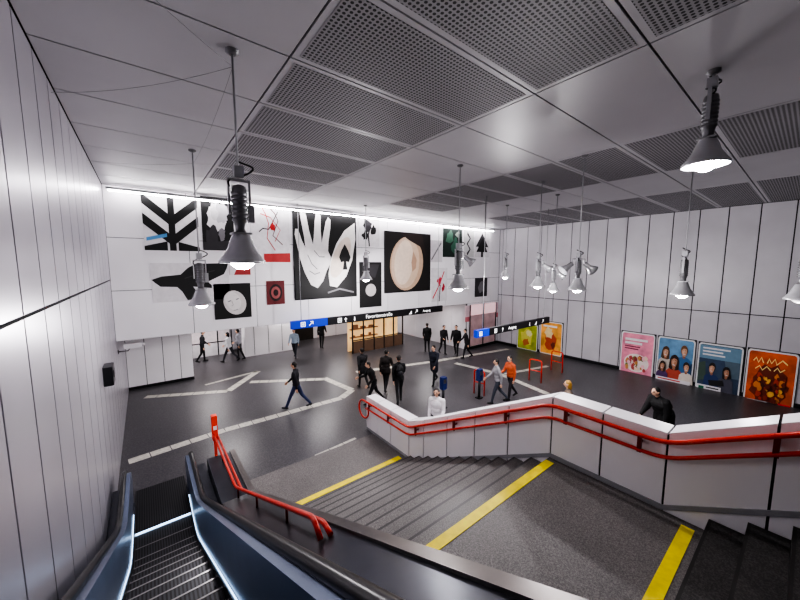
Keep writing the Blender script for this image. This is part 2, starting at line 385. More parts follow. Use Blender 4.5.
# ------------------------------------------------------------ PENDANT LAMPS
LP=165
def lamp(X,Y,zb,R,label,pw=1.0,heads=0,loff=1.11,soft=.03):
    root=empty('pendant_lamp',(X,Y,CE)); tag(root,label,'pendant lamp','industrial pendant lamps')
    k=R/.25
    bm=bmesh.new(); lathe(bm,[(.07,0),(.07,-.03),(.03,-.05)],X,Y,CE,16); mk('ceiling_mount',bm,[m_lamp],parent=root)
    zt=zb+.98*k
    bm=bmesh.new(); tube(bm,[(X,Y,CE-.04),(X,Y,zt-.02)],.012,8); mk('hanging_rod',bm,[m_rod],parent=root)
    bm=bmesh.new(); q=k
    box(bm,X-.12*q,X+.12*q,Y-.02,Y+.02,zt-.05*q,zt-.02*q); box(bm,X-.12*q,X-.1*q,Y-.02,Y+.02,zt-.42*q,zt-.05*q); box(bm,X+.1*q,X+.12*q,Y-.02,Y+.02,zt-.42*q,zt-.05*q)
    box(bm,X-.05*q,X+.05*q,Y-.05*q,Y+.05*q,zt-.01*q,zt+.12*q); mk('bracket',bm,[m_rod],parent=root)
    bm=bmesh.new(); pr=[(.02,-.08),(.07,-.1),(.08,-.14)]
    for i in range(7):
        z=-.16-i*.05; pr+=[(.078,z),(.088,z-.014),(.088,z-.028),(.074,z-.04)]
    pr+=[(.06,-.56),(.06,-.68)]
    lathe(bm,[(r*k,z*k) for r,z in pr],X,Y,zt,20); mk('ballast_housing',bm,[m_lamp],parent=root)
    bm=bmesh.new(); box(bm,X+.085*k,X+.15*k,Y-.035*k,Y+.035*k,zt-.5*k,zt-.3*k); mk('igniter_box',bm,[m_rod],parent=root)
    bm=bmesh.new(); box(bm,X-.1*k,X+.1*k,Y-.1*k,Y+.1*k,zt-.645*k,zt-.625*k); mk('clamp_plate',bm,[m_rod],parent=root)
    bm=bmesh.new(); pr=[(.075,-.62),(.10,-.66),(.125,-.72),(.15,-.80),(.20,-.88),(.25,-.95),(.252,-.98),(.24,-.98),(.195,-.89),(.14,-.81),(.115,-.76),(.02,-.75)]
    lathe(bm,[(r*k,z*k) for r,z in pr],X,Y,zt,28,cap=False); mk('lamp_shade',bm,[m_refl],parent=root)
    bm=bmesh.new(); lathe(bm,[(r*k,z*k) for r,z in [(.01,-.78),(.05,-.81),(.12,-.88),(.14,-.95),(.12,-1.0),(.06,-1.045),(.01,-1.05)]],X,Y,zt,12)
    mk('bulb',bm,[m_bulbd if (pw<.12) else m_bulb],parent=root)
    bm=bmesh.new(); tube(bm,[(X+.15*k*math.sin(t*1.0)*(1 if t<3.2 else .8),Y+.06*k*math.cos(t*2),zt+.2*k-.06*k*t) for t in [i*.35 for i in range(16)]],.011,6); mk('cable',bm,[m_rubber],parent=root)
    for hI in range(heads):
        dx=(1 if hI==0 else -1); ax=Vector((RT.x*dx,RT.y*dx,-.75)).normalized()
        p0=Vector((X,Y,zt-.2*k))+Vector((RT.x*dx,RT.y*dx,0))*.14; 
        bm=bmesh.new(); tube(bm,[Vector((X,Y,zt-.05*k)),p0+Vector((0,0,.1)),p0],.012,6)
        tube(bm,[p0,p0+ax*.12,p0+ax*.16,p0+ax*.26],[.05,.055,.07,.12],14); mk('angled_spot_head',bm,[m_refl],parent=root)
    l=bpy.data.lights.new('lamp_light','POINT'); l.energy=LP*pw; l.color=(1,.965,.985); l.shadow_soft_size=soft
    o=bpy.data.objects.new('lamp_light',l); C.objects.link(o); o.parent=root; o.location=(0,0,zt-loff*k-CE)
LM=[(.925,4.18,.03,.25,'grey industrial pendant lamp with conical shade above the escalator',.14),(.945,8.1,-.83,.25,None,.85),(7.0,11.1,-.55,.25,None,1.35),(6.04,5.38,-.55,.25,None,1.25,1),(5.62,.96,1.25,.235,'grey pendant lamp glowing close under the ceiling above the stairs',.6),
 (10.6,2.02,-.73,.25,None,.45),(7.63,3.27,-.54,.19,None,.8,2),(9.0,4.96,-.6,.21,None,1.2,1),(11.35,7.64,-.45,.21,None,1.8),(11.1,.15,-.73,.25,'grey industrial pendant lamp with dim unlit bulb',.02),(11.0,5.5,-.85,.2,None,1.0,1)]
for a in LM:
    lamp(a[0],a[1],a[2],a[3],a[4] or ('grey industrial pendant lamp with extra angled spot head' if len(a)>6 else 'grey industrial pendant lamp with ribbed housing on a long rod'),*a[5:])
for a,b,sg in (((XL+.02,2.6,2.25),(.925,4.18,2.2),.05),((XL+.02,6.2,2.2),(.925,4.18,2.2),.08),((.925,4.18,2.2),(.945,8.1,2.1),.1),((XL+.02,9.6,2.2),(.945,8.1,2.1),.05)):
    a=Vector(a); b=Vector(b); bm=bmesh.new()
    tube(bm,[a.lerp(b,t/12)-Vector((0,0,sg*4*(t/12)*(1-t/12))) for t in range(13)],.0025,6)
    tag(mk('ceiling_cable',bm,[m_lamp]),'thin grey cable strung under the ceiling between lamp rods','cable','thin ceiling cables')
sl=empty('strip_light',(6,12.7,2.2)); tag(sl,'long thin white fluorescent strip light along the wall top','strip light')
bm=bmesh.new(); tube(bm,[(XL+.15,12.72,2.17),(17.5,12.72,2.17)],.022,8); mk('fluorescent_tube',bm,[m_tube],parent=sl)
bm=bmesh.new(); box(bm,XL+.1,17.6,12.68,12.76,2.21,2.26)
for i in range(12): box(bm,XL+.8+i*1.55,XL+.83+i*1.55,12.74,12.95,2.23,2.255)
mk('housing',bm,[m_lamp],parent=sl)
def area(name,loc,sx,sy,p,col=(1,1,1),rot=(0,0,0)):
    l=bpy.data.lights.new(name,'AREA'); l.shape='RECTANGLE'; l.size=sx; l.size_y=sy; l.energy=p; l.color=col
    o=bpy.data.objects.new(name,l); C.objects.link(o); o.location=loc; o.rotation_euler=rot; return o
for X in (2.5,6.5,10,13.6):
    for Y in (14.4,19.5):
        area('recess_fill_light',(X,Y,ROOFZ-.03),1.2,.25,70,(1,.95,.94))  # unseen area lamps added under the low ceiling to brighten the recess
# ------------------------------------------------------------ ARTWORKS on back wall
def poly2(bm,pts3,off,mi,nrm):
    vs=[bm.verts.new(p+nrm*off) for p in pts3]
    try:
        f=bm.faces.new(vs); f.material_index=mi
    except Exception: pass
def ell(cx,cy,rx,ry,a=0,n=20):
    a=math.radians(a); return [(cx+rx*math.cos(t)*math.cos(a)-ry*math.sin(t)*math.sin(a),cy+rx*math.cos(t)*math.sin(a)+ry*math.sin(t)*math.cos(a)) for t in [2*math.pi*k/n for k in range(n)]]
def stroke(pts,wd):
    L=[];R_=[]
    n=len(pts)
    for i in range(n):
        a=pts[max(i-1,0)]; b=pts[min(i+1,n-1)]; dx,dy=b[0]-a[0],b[1]-a[1]; l=math.hypot(dx,dy) or 1
        q=wd if not isinstance(wd,list) else wd[i]
        L.append((pts[i][0]-dy/l*q/2,pts[i][1]+dx/l*q/2)); R_.append((pts[i][0]+dy/l*q/2,pts[i][1]-dx/l*q/2))
    return L+R_[::-1]
def art(name,label,cat,quad,shapes,proj,nrm,frame=None,group=None,bg=None,thick=.03):
    Q=[proj(*p) for p in quad]; c=sum(Q,Vector())/4
    root=empty(name,Vector((c.x,c.y,min(q.z for q in Q)))); tag(root,label,cat,group)
    mats=[bg]; bm=bmesh.new()
    A=[bm.verts.new(q+nrm*.002) for q in Q]; B=[bm.verts.new(q+nrm*thick) for q in Q]
    bm.faces.new(A); bm.faces.new(B[::-1])
    for i in range(4): bm.faces.new([A[i],B[i],B[(i+1)%4],A[(i+1)%4]])
    bmesh.ops.recalc_face_normals(bm,faces=bm.faces[:])
    off=thick+.003
    for pts,m in shapes:
        if m not in mats: mats.append(m)
        poly2(bm,[proj(*p) for p in pts],off,mats.index(m),nrm); off+=.0015
    mk('printed_panel',bm,mats,parent=root)
    if frame:
        bm=bmesh.new()
        for i in range(4):
            tube(bm,[Q[i]+nrm*.03,Q[(i+1)%4]+nrm*.03],.022,6)
        mk('frame',bm,[frame],parent=root)
    return root
pb=lambda x,y: ony(x,y,YB); nb=Vector((0,-1,0))
BK=cm(12,12,14); WH=cm(225,222,225); GR=cm(120,118,122); DG=cm(50,48,52); RD=cm(190,40,40); BE=cm(205,180,160); DR=cm(90,30,35)
def vq(x0,x1,ya,yb):
    a=pb(x0,ya); b=pb(x0,yb); c=pb(x1,ya)
    return a.x,c.x,a.z,b.z
class RP:
    def __init__(s,x0,x1,zt,zb): s.x0,s.x1,s.zt,s.zb=x0,x1,zt,zb
    def __call__(s,u,v): return Vector((s.x0+(s.x1-s.x0)*u,YB,s.zt+(s.zb-s.zt)*v))
U4=[(0,0),(1,0),(1,1),(0,1)]
def E(cx,cy,rx,ry,a=0): return ell(cx,cy,rx,ry,a)
def blob(cx,cy,r,n,amp,seed,sx=1,sy=1):
    rr=random.Random(seed); return [(cx+sx*r*(1+amp*rr.uniform(-1,1))*math.cos(2*math.pi*k/n),cy+sy*r*(1+amp*rr.uniform(-1,1))*math.sin(2*math.pi*k/n)) for k in range(n)]
arts=[]
def A(label,x0,x1,ya,yb,bg,shapes,frame=None):
    R=RP(*vq(x0,x1,ya,yb)); arts.append(art('wall_artwork',label,'artwork',U4,shapes,R,nb,frame,'wall artworks',bg))
sh=[([(.44,0),(.56,0),(.56,1),(.44,1)],BK)]
for v in (.08,.42):
    sh+=[([(0,v-.05),(0,v+.13),(.5,v+.5),(.5,v+.32)],BK),([(1,v-.05),(1,v+.13),(.5,v+.5),(.5,v+.32)],BK)]
sh+=[([(.04,.78),(.4,.70),(.4,.76),(.04,.84)],cm(90,150,200)),([(0,.93),(.4,.84),(.4,1),(0,1)],BK),([(1,.93),(.6,.84),(.6,1),(1,1)],BK)]
A('white panel with bold black arrow and chevron pattern',140,196,190,250,WH,sh)
A('black and white print of a drifting ink cloud',200,232,196,250,BK,[(blob(.45,.38,.3,26,.18,1),WH),(blob(.62,.28,.2,20,.2,2),cm(185,183,188)),(blob(.4,.3,.12,16,.2,6),cm(205,203,206)),(blob(.3,.75,.2,18,.3,3),DG),(blob(.6,.7,.12,18,.3,8),GR),([(0,.85),(1,.8),(1,1),(0,1)],DG)])
sh=[(stroke([(.3,.1),(.38,.2),(.45,.35),(.4,.6),(.6,.8)],.02),RD),(stroke([(.5,.1),(.62,.18),(.7,.3),(.55,.55),(.8,.7)],.02),DR),(stroke([(.2,.5),(.3,.44),(.45,.45),(.7,.15)],.02),DG),(stroke([(.25,.2),(.5,.25),(.75,.45),(.6,.65)],.015),RD),(blob(.55,.4,.06,12,.4,5),RD),([(.3,.86),(1,.84),(1,1),(.3,1)],cm(190,60,60))]
A('white panel with red brush calligraphy and a red band',249,288,200,262,WH,sh)
hand=[(.10,.03),(.15,.0),(.19,.06),(.235,.24),(.285,.38),(.30,.30),(.32,.12),(.345,.02),(.39,.0),(.415,.06),(.41,.22),(.42,.36),(.45,.26),(.49,.12),(.53,.06),(.57,.09),(.565,.18),(.53,.34),(.52,.45),(.56,.52),(.55,.6),(.49,.68),(.43,.8),(.34,.88),(.24,.84),(.15,.7),(.09,.55),(.05,.4),(.02,.28),(.03,.22),(.07,.22),(.12,.34),(.17,.42),(.155,.3),(.12,.14)]
petal=[(.98,.1),(.99,.3),(.93,.55),(.82,.75),(.66,.88),(.54,.86),(.52,.72),(.56,.55),(.66,.36),(.8,.2)]
sh=[(petal,cm(240,236,232)),(ell(.73,.52,.12,.28,32,24),cm(228,214,202)),(hand,cm(232,228,228)),(stroke([(.2,.5),(.26,.6),(.34,.66)],.01),GR),(stroke([(.3,.45),(.38,.52),(.46,.52)],.01),GR),(stroke([(.22,.68),(.3,.72),(.38,.7)],.01),GR),([(.8,.36),(.86,.44),(.9,.52),(.87,.58),(.82,.57),(.84,.67),(.76,.67),(.78,.57),(.73,.58),(.7,.52),(.74,.44)],BK),(stroke([(.5,.94),(.7,.9),(.95,.95)],.02),GR)]
A('large black panel with a pale hand and a petal shape',292,355,208,300,BK,sh,m_dark)
A('pale panel with dark flowering branch',358,379,216,246,WH,[(stroke([(.5,1),(.45,.6),(.6,.2)],.06),BK),(blob(.4,.3,.22,12,.4,7),DG),(blob(.7,.45,.17,12,.4,8),BK),(blob(.3,.65,.15,12,.4,9),BK)])
A('black framed photograph of a smooth pale rounded form',384,430,231,293,cm(20,16,16),[(ell(.47,.52,.36,.46,8,28),cm(196,165,140)),(ell(.44,.51,.3,.43,8,28),cm(212,186,162)),(ell(.40,.5,.2,.38,8,28),cm(228,208,190)),([(.3,.0),(.8,.0),(.9,.4),(.75,.22),(.5,.12)],cm(40,28,26)),([(.6,.3),(.68,.45),(.66,.6),(.58,.66),(.56,.5)],cm(185,150,126))],m_dark)
A('dark panel with a small pale face',359,381,262,308,BK,[(E(.5,.62,.24,.14),cm(190,185,185)),([(.1,.05),(.9,.05),(.7,.35),(.2,.3)],DG)])
sh=[([(.0,.42),(.12,.34),(.35,.3),(.45,.12),(.55,.02),(.8,.0),(1,.0),(.97,.16),(.93,.3),(.7,.5),(.75,.6),(.75,.68),(.5,.62),(.56,.8),(.55,.95),(.42,.98),(.36,.75),(.3,.62),(.1,.6),(.04,.5)],BK),(stroke([(.4,.4),(.6,.28),(.8,.2)],.02),DG)]
A('white panel with black swooping silhouette',150,228,263,303,WH,sh)
A('black square with a pale carved face',213,250,284,320,BK,[(ell(.55,.55,.3,.36,-25,24),cm(212,207,205)),(ell(.5,.5,.2,.28,-25,24),cm(228,224,222)),(stroke([(.46,.5),(.5,.62),(.45,.64)],.015),cm(165,160,160)),(E(.62,.45,.05,.015,-20),GR),(E(.4,.5,.05,.015,-20),GR),(stroke([(.5,.77),(.56,.765),(.62,.745)],.015),GR)])
A('small dark red ornamental square',266,284,281,305,cm(110,35,40),[(E(.5,.5,.36,.36),cm(30,10,14)),(E(.5,.5,.26,.26),cm(170,90,90)),(E(.5,.5,.14,.14),cm(40,10,14))])
A('narrow red band panel',229,250,266,275,cm(170,55,55),[([(.0,.0),(.4,0),(.2,1),(0,1)],WH)])
A('white panel with red climbing plant drawing',431,447,268,302,WH,[(stroke([(.1,.9),(.5,.5),(.8,.1)],.05),cm(200,40,60)),(blob(.5,.4,.12,10,.5,3),cm(200,60,80)),(blob(.75,.6,.1,10,.5,4),cm(180,40,60)),(stroke([(.5,1),(.55,.5)],.05),DG)])
A('green and black leaf patterned panel',443,462,228,257,cm(20,38,32),[(blob(.3,.3,.2,10,.5,11),cm(70,110,90)),(blob(.65,.6,.24,10,.5,12),cm(55,95,78)),(blob(.75,.2,.12,8,.5,13),cm(150,160,150))])
A('pale panel with dark ornament stripes',464,474,230,257,cm(200,200,200),[(stroke([(.3,.1),(.6,.3),(.3,.5),(.6,.7),(.3,.9)],.12),DG)])
A('white panel with black tree motif',475,489,231,257,WH,[([(.5,.05),(.95,.6),(.05,.6)],DG),([(.42,.5),(.58,.5),(.58,1),(.42,1)],DG),([(.5,.25),(.9,.8),(.1,.8)],BK)])
A('dark panel with brown shapes',475,487,278,297,DG,[(blob(.5,.5,.3,10,.4,14),GR)])
A('grey panel with pale branch',430,442,240,262,cm(205,200,205),[(stroke([(.1,.9),(.5,.5),(.9,.1)],.08),GR)])
A('pink tinted lower wall panel',465,500,306,322,cm(225,200,206),[([(0,.7),(1,.7),(1,1),(0,1)],cm(205,120,130))])
# ------------------------------------------------------------ POSTERS on right wall
class RX:
    def __init__(s,x0,x1,ya,yb):
        a=onx(x0,ya,XR); b=onx(x0,yb,XR); c=onx(x1,ya,XR); s.y0,s.y1,s.zt,s.zb=a.y,c.y,a.z,b.z
    def __call__(s,u,v): return Vector((XR,s.y0+(s.y1-s.y0)*u,s.zt+(s.zb-s.zt)*v))
nx=Vector((-1,0,0))
SK=cm(208,160,132); SK2=cm(180,128,100); SKS=cm(160,108,84)
SKh=cm(224,182,156)
def RR(x0,y0,x1,y1,r=.06,n=4):
    o=[]
    for cx,cy,a0 in ((x1-r,y0+r,-90),(x1-r,y1-r,0),(x0+r,y1-r,90),(x0+r,y0+r,180)):
        for k in range(n+1):
            t=math.radians(a0+90*k/n); o.append((cx+r*math.cos(t),cy+r*math.sin(t)))
    return o
def faceshape(cx,cy,s,hair,sk=SK,shirt=None,long=False,til=0):
    o=[]
    def L(pts):
        c,s_=math.cos(til),math.sin(til); return [(cx+(x-cx)*c-(y-cy)*s_,cy+(x-cx)*s_+(y-cy)*c) for x,y in pts]
    if shirt: o.append(([(cx-s*1.7,.92),(cx-s*1.5,cy+s*1.6),(cx-s*1.0,cy+s*1.2),(cx-s*.3,cy+s*1.0),(cx+s*.3,cy+s*1.0),(cx+s*1.0,cy+s*1.2),(cx+s*1.5,cy+s*1.6),(cx+s*1.7,.92)],shirt))
    if long: o+=[(L([(cx-s*.85,cy-s*.2),(cx-s*.6,cy-s*.8),(cx+s*.6,cy-s*.8),(cx+s*.85,cy-s*.2),(cx+s*.95,cy+s*1.1),(cx+s*.5,cy+s*1.3),(cx-s*.5,cy+s*1.3),(cx-s*.95,cy+s*1.1)]),hair)]
    o+=[(L(ell(cx,cy-s*.15,s*.74,s*.88,0,24)),hair)]
    o+=[([(cx-s*.25,cy+s*.7),(cx+s*.25,cy+s*.7),(cx+s*.3,cy+s*1.15),(cx,cy+s*1.3),(cx-s*.3,cy+s*1.15)],SKS),(L([(cx-s*.56,cy-s*.25),(cx-s*.4,cy-s*.6),(cx+s*.4,cy-s*.6),(cx+s*.56,cy-s*.25),(cx+s*.54,cy+s*.25),(cx+s*.38,cy+s*.7),(cx+s*.12,cy+s*.92),(cx-s*.12,cy+s*.92),(cx-s*.38,cy+s*.7),(cx-s*.54,cy+s*.25)]),sk),(L(ell(cx-s*.15,cy+s*.1,s*.25,s*.4)),SKh if sk is SK else SK),(L([(cx-s*.62,cy-s*.15),(cx-s*.5,cy-s*.72),(cx,cy-s*.95),(cx+s*.5,cy-s*.72),(cx+s*.62,cy-s*.15),(cx+s*.4,cy-s*.42),(cx-s*.1,cy-s*.5)]),hair)]
    for q in (-1,1):
        o+=[(L(ell(cx+q*s*.24,cy+s*.0,s*.09,s*.03)),WH),(L(ell(cx+q*s*.24,cy+s*.0,s*.04,s*.035)),BK),(L(stroke([(cx+q*s*.1,cy-s*.13),(cx+q*s*.25,cy-s*.17),(cx+q*s*.4,cy-s*.13)],s*.045)),hair)]
    o+=[(L(stroke([(cx+s*.03,cy+s*.05),(cx+s*.1,cy+s*.28),(cx-s*.04,cy+s*.31)],s*.04)),SKS),(L([(cx-s*.27,cy+s*.44),(cx,cy+s*.49),(cx+s*.27,cy+s*.44),(cx+s*.15,cy+s*.6),(cx-s*.15,cy+s*.6)]),WH),(L(stroke([(cx-s*.15,cy+s*.61),(cx,cy+s*.65),(cx+s*.15,cy+s*.61)],s*.05)),cm(165,75,72))]
    return o
def PO(label,x0,x1,ya,yb,col,shapes):
    R=RX(x0,x1,ya,yb)
    art('poster',label,'poster',U4,[(RR(.015,.012,.985,.988),m_framew),(RR(.05,.04,.95,.96,.05),col)]+shapes,R,nx,None,'advertising posters',m_dark,.05)
m_framew=mat('poster_rim_white',(.75,.75,.75),.4,noise=0)
def lines(x,y,ws,m,h=.022,st=.05):
    return [([(x,y+i*st),(x+wv,y+i*st),(x+wv,y+i*st+h),(x,y+i*st+h)],m) for i,wv in enumerate(ws)]
def bgm(name,c,n=.4,e=.15): return mat(name,srgb(*c),.4,emis=e,noise=n,nscale=2.2)
foods=[]
rr=random.Random(9)
for i in range(40):
    foods.append((blob(.5+rr.uniform(-.28,.28),.66+rr.uniform(-.15,.15),rr.uniform(.02,.055),10,.25,100+i),cm(*rr.choice([(190,80,80),(240,215,190),(210,150,90),(120,130,70),(240,190,200),(150,60,60)]))))
PO('pink advertising poster with pale food shapes',622,657,330,374,bgm('poster_pink',(212,130,152)),[(ell(.5,.68,.36,.2),cm(238,225,220))]+foods+lines(.15,.14,[.65,.5],WH,.05,.08)+lines(.15,.31,[.45,.4],cm(120,40,60)))
PO('poster showing a group of laughing people',658.5,697.5,335,381,bgm('poster_sky_blue',(95,135,168)),[([(.05,.55),(.95,.5),(.95,.96),(.05,.96)],cm(60,80,110))]+faceshape(.25,.33,.12,cm(90,60,35),SK,cm(200,190,180),True,.1)+faceshape(.73,.26,.12,cm(120,80,45),SK,cm(60,110,160),False,-.12)+faceshape(.5,.5,.14,cm(50,30,25),SK2,cm(190,80,60),True,.05)+faceshape(.82,.58,.11,cm(40,28,24),SK,cm(220,210,200),False,-.1)+faceshape(.2,.62,.1,cm(60,40,30),SK2,cm(90,60,110),True,.15)+[([(.05,.86),(.95,.86),(.95,.94),(.05,.94)],WH)]+lines(.1,.885,[.6],cm(200,40,40)))
PO('poster with two smiling people under blue band',699,746,341,393,bgm('poster_navy',(50,66,90)),[([(.05,.05),(.95,.05),(.95,.3),(.05,.3)],cm(110,145,168))]+lines(.12,.09,[.6,.45,.5],WH,.03,.06)+[([(.62,.3),(.95,.3),(.95,.6),(.7,.6)],cm(90,110,125)),([(.05,.4),(.2,.35),(.24,.7),(.05,.75)],cm(70,90,80))]+faceshape(.36,.47,.105,cm(40,28,24),SK,cm(40,60,110),False,.15)+faceshape(.68,.5,.1,cm(30,22,20),SK2,cm(80,80,95),True,-.15)+[([(.3,.7),(.62,.66),(.66,.76),(.34,.8)],cm(30,30,34)),([(.05,.8),(.6,.8),(.6,.95),(.05,.95)],WH),([(.1,.83),(.22,.83),(.22,.91),(.1,.91)],cm(40,120,90))]+lines(.27,.83,[.28,.2],DG))
emb=[]
for i in range(60):
    a=rr.uniform(0,6.28); q=rr.uniform(0,1)**.6
    emb.append((blob(.5+.36*q*math.cos(a),.62+.27*q*math.sin(a),rr.uniform(.02,.06),10,.35,200+i),cm(*rr.choice([(110,38,18),(225,130,40),(240,180,80),(150,50,25),(190,60,30),(80,28,16)]))))
PO('orange and brown poster with loose yellow strokes',748,802,347,405,bgm('poster_orange',(178,74,26),.55,.25),[(blob(.5,.62,.36,20,.15,31),cm(120,42,20))]+emb+[(stroke([(.15,.2),(.2,.14),(.25,.22),(.3,.13),(.35,.22)],.025),cm(250,225,150)),(stroke([(.42,.22),(.45,.14),(.5,.21),(.56,.13),(.6,.22),(.7,.14),(.8,.2)],.025),cm(250,225,150)),(stroke([(.2,.33),(.28,.27),(.34,.34),(.42,.27),(.5,.33)],.02),cm(250,225,150)),(stroke([(.56,.33),(.62,.27),(.68,.33),(.76,.28)],.02),cm(250,225,150)),([(.7,.84),(.93,.84),(.93,.94),(.7,.94)],cm(220,40,30))]+lines(.1,.86,[.4,.3],WH,.02,.04))
PO('yellow and orange poster beside the corner',541,564,320,353,bgm('poster_amber',(215,150,65)),[(blob(.5,.6,.25,14,.3,41),cm(190,80,50)),(blob(.4,.35,.18,14,.3,42),cm(240,215,160)),(blob(.62,.7,.1,14,.3,45),cm(120,50,35))]+lines(.15,.12,[.6],WH,.05))
PO('yellow green poster with warm shapes beside the corner',518,539,322,348,bgm('poster_lime',(150,160,50)),[(blob(.5,.5,.3,14,.3,43),cm(210,205,90)),(blob(.45,.7,.15,14,.3,44),cm(190,110,60)),(blob(.6,.35,.12,14,.3,46),cm(230,225,160))])
# ------------------------------------------------------------ HANGING SIGNS
def text(body,size,org,xd,yd,m,parent,name='lettering'):
    cu=bpy.data.curves.new('t','FONT'); cu.body=body; cu.size=size; cu.extrude=.002
    o=bpy.data.objects.new('t',cu); C.objects.link(o); bpy.context.view_layer.update()
    me=bpy.data.meshes.new_from_object(o.evaluated_get(bpy.context.evaluated_depsgraph_get())); bpy.data.objects.remove(o)
    bm=bmesh.new(); bm.from_mesh(me); xd=Vector(xd); yd=Vector(yd); zd=xd.cross(yd)
    for v in bm.verts: v.co=Vector(org)+xd*v.co.x+yd*v.co.y+zd*v.co.z
    return mk(name,bm,[m],parent=parent)
def picto(bm,x,y,z,s,kind):
    def q(pts): 
        vs=[bm.verts.new((x+a*s,y,z+b*s)) for a,b in pts]; bm.faces.new(vs)
    if kind=='box':
        q([(0,0),(1,0),(1,.15),(0,.15)]); q([(0,.85),(1,.85),(1,1),(0,1)]); q([(0,.15),(.15,.15),(.15,.85),(0,.85)]); q([(.85,.15),(1,.15),(1,.85),(.85,.85)]); q([(.3,.3),(.7,.3),(.7,.7),(.3,.7)])
    elif kind=='up':
        q([(.42,0),(.58,0),(.58,.7),(.42,.7)]); q([(.15,.55),(.5,1),(.85,.55),(.7,.5),(.5,.75),(.3,.5)])
    elif kind=='diag':
        q([(.05,.15),(.15,.05),(.85,.75),(.75,.85)]); q([(.35,.85),(.35,1),(1,1),(1,.35),(.85,.35),(.85,.85)])
    elif kind=='person':
        q([(.35,0),(.65,0),(.65,.6),(.35,.6)]); q([(a[0],a[1]) for a in ell(.5,.8,.15,.15,0,10)])
    elif kind=='stairs':
        q([(0,0),(1,0),(1,.8),(.75,.8),(.75,.55),(.5,.55),(.5,.3),(.25,.3),(.25,.1),(0,.1)])
def sign(label,x0,x1,Y,zt,zb,blueto,items,rods):
    root=empty('hanging_sign',((x0+x1)/2,Y,zb)); tag(root,label,'sign','overhead direction signs')
    bm=bmesh.new(); box(bm,blueto,x1,Y-.06,Y+.06,zb,zt); mk('sign_box',bm,[m_black],parent=root)
    bm=bmesh.new(); box(bm,x0,blueto,Y-.062,Y+.062,zb,zt); mk('sign_box_blue',bm,[m_blue],parent=root)
    for X in rods:
        bm=bmesh.new(); tube(bm,[(X,Y,zt),(X,Y,CE-.001 )],.014,8)
        mk('suspension_rod',bm,[m_rod],parent=root)
    h=zt-zb
    for it in items:
        if it[0]!='t':
            bm=bmesh.new(); picto(bm,it[1],Y-.068,zb+h*.18,h*.6,it[0]); mk('pictogram',bm,[m_sw],parent=root)
    for it in items:
        if it[0]=='t': text(it[2],h*it[3],(it[1],Y-.068,zb+h*.3),(1,0,0),(0,0,1),m_sw,root)
SX=lambda px: ony(px,318,12.45).x
sign('long black overhead sign with blue section and white lettering',4.37,12.7,12.45,-2.14,-2.46,SX(327),
 [('box',SX(300)),('diag',SX(308)),('box',SX(337)),('up',SX(343)),('t',SX(365),'Favoritenstraße',.74),('person',SX(352)),('stairs',SX(408)),('diag',SX(414)),('t',SX(422),'Ausgang',.5)],(4.8,12.4))
SY=lambda px: ony(px,328,7.1).x
sign('black overhead sign with blue end above the ticket validators',8.9,13.9,7.1,-2.22,-2.48,SY(488),
 [('box',SY(478)),('box',SY(493)),('up',SY(500)),('t',SY(507),'Ausgang',.6),('person',SY(527)),('stairs',SY(533)),('diag',SY(540))],(9.3,13.5))
# ------------------------------------------------------------ VALIDATORS + BARRIERS
for i,(px,py) in enumerate(((443,408),(479,398))):
    p=onz(px,py,FL); r=empty('ticket_validator',p); tag(r,'slim blue ticket validator post','ticket validator','blue ticket validators')
    bm=bmesh.new(); box(bm,p.x-.12,p.x+.12,p.y-.1,p.y+.1,FL,FL+.04); tube(bm,[(p.x,p.y,FL+.03),(p.x,p.y,FL+.75)],.05,12); mk('post',bm,[m_dark],parent=r)
    bm=bmesh.new(); box(bm,p.x-.11,p.x+.11,p.y-.08,p.y+.08,FL+.72,FL+1.18); bmesh.ops.bevel(bm,geom=bm.edges[:],offset=.025,segments=2); mk('validator_head',bm,[cm(28,42,100)],parent=r)
    bm=bmesh.new(); box(bm,p.x-.07,p.x+.07,p.y-.086,p.y-.08,FL+.95,FL+1.1); mk('slot_plate',bm,[m_steel],parent=r)
for px0,px1,py in ((529,541,383),(551,562,373),(474,484,396)):
    a=onz(px0,py-3,FL); b=onz(px1,py,FL); h=1.0
    r=empty('tubular_barrier',(a+b)/2); tag(r,'red tubular steel barrier hoop on the dark floor','barrier','red barrier hoops')
    bm=bmesh.new(); z=Vector((0,0,1)); tube(bm,smoothpath([a,a+z*h,b+z*h,b],.12),.03,8); mk('hoop',bm,[m_red],parent=r)
    bm=bmesh.new(); tube(bm,[a+z*.5,b+z*.5],.022,8); mk('cross_rail',bm,[m_red],parent=r)
# ------------------------------------------------------------ SHOP FRONTS in recess
def shop(label,x0,x1,Y,z1,mi,mback,awn,n=4,shelves=True):
    r=empty('shop_front',((x0+x1)/2,Y,FL)); tag(r,label,'shop front')
    bm=bmesh.new(); box(bm,x0,x1,Y+.6,Y+.65,FL,z1); mk('interior_backdrop',bm,[mback],parent=r)
    bm=bmesh.new(); box(bm,x0,x1,Y,Y+.1,z1-.3,z1); mk('fascia',bm,[awn],parent=r)
    bm=bmesh.new()
    for i in range(n+1):
        X=x0+(x1-x0)*i/n; box(bm,X-.03,X+.03,Y,Y+.08,FL,z1-.3)
    box(bm,x0,x1,Y+.01,Y+.07,FL+.75,FL+.8); mk('window_mullions',bm,[m_dark],parent=r)
    bm=bmesh.new(); box(bm,x0+.05,x1-.05,Y+.02,Y+.06,FL,FL+.72); mk('counter_front',bm,[mi],parent=r)
    if shelves:
        for j in range(3):
            bm=bmesh.new(); box(bm,x0+.1,x0+(x1-x0)*.55,Y+.4,Y+.6,FL+.83+j*.5,FL+.87+j*.5)
            for i in range(3):
                X=x0+.25+i*.6; box(bm,X,X+.1+.3*random.random(),Y+.42,Y+.55,FL+.865+j*.5,FL+.95+.22*random.random()+j*.5)
            mk('display_shelf',bm,[cm(140,95,65)],parent=r)
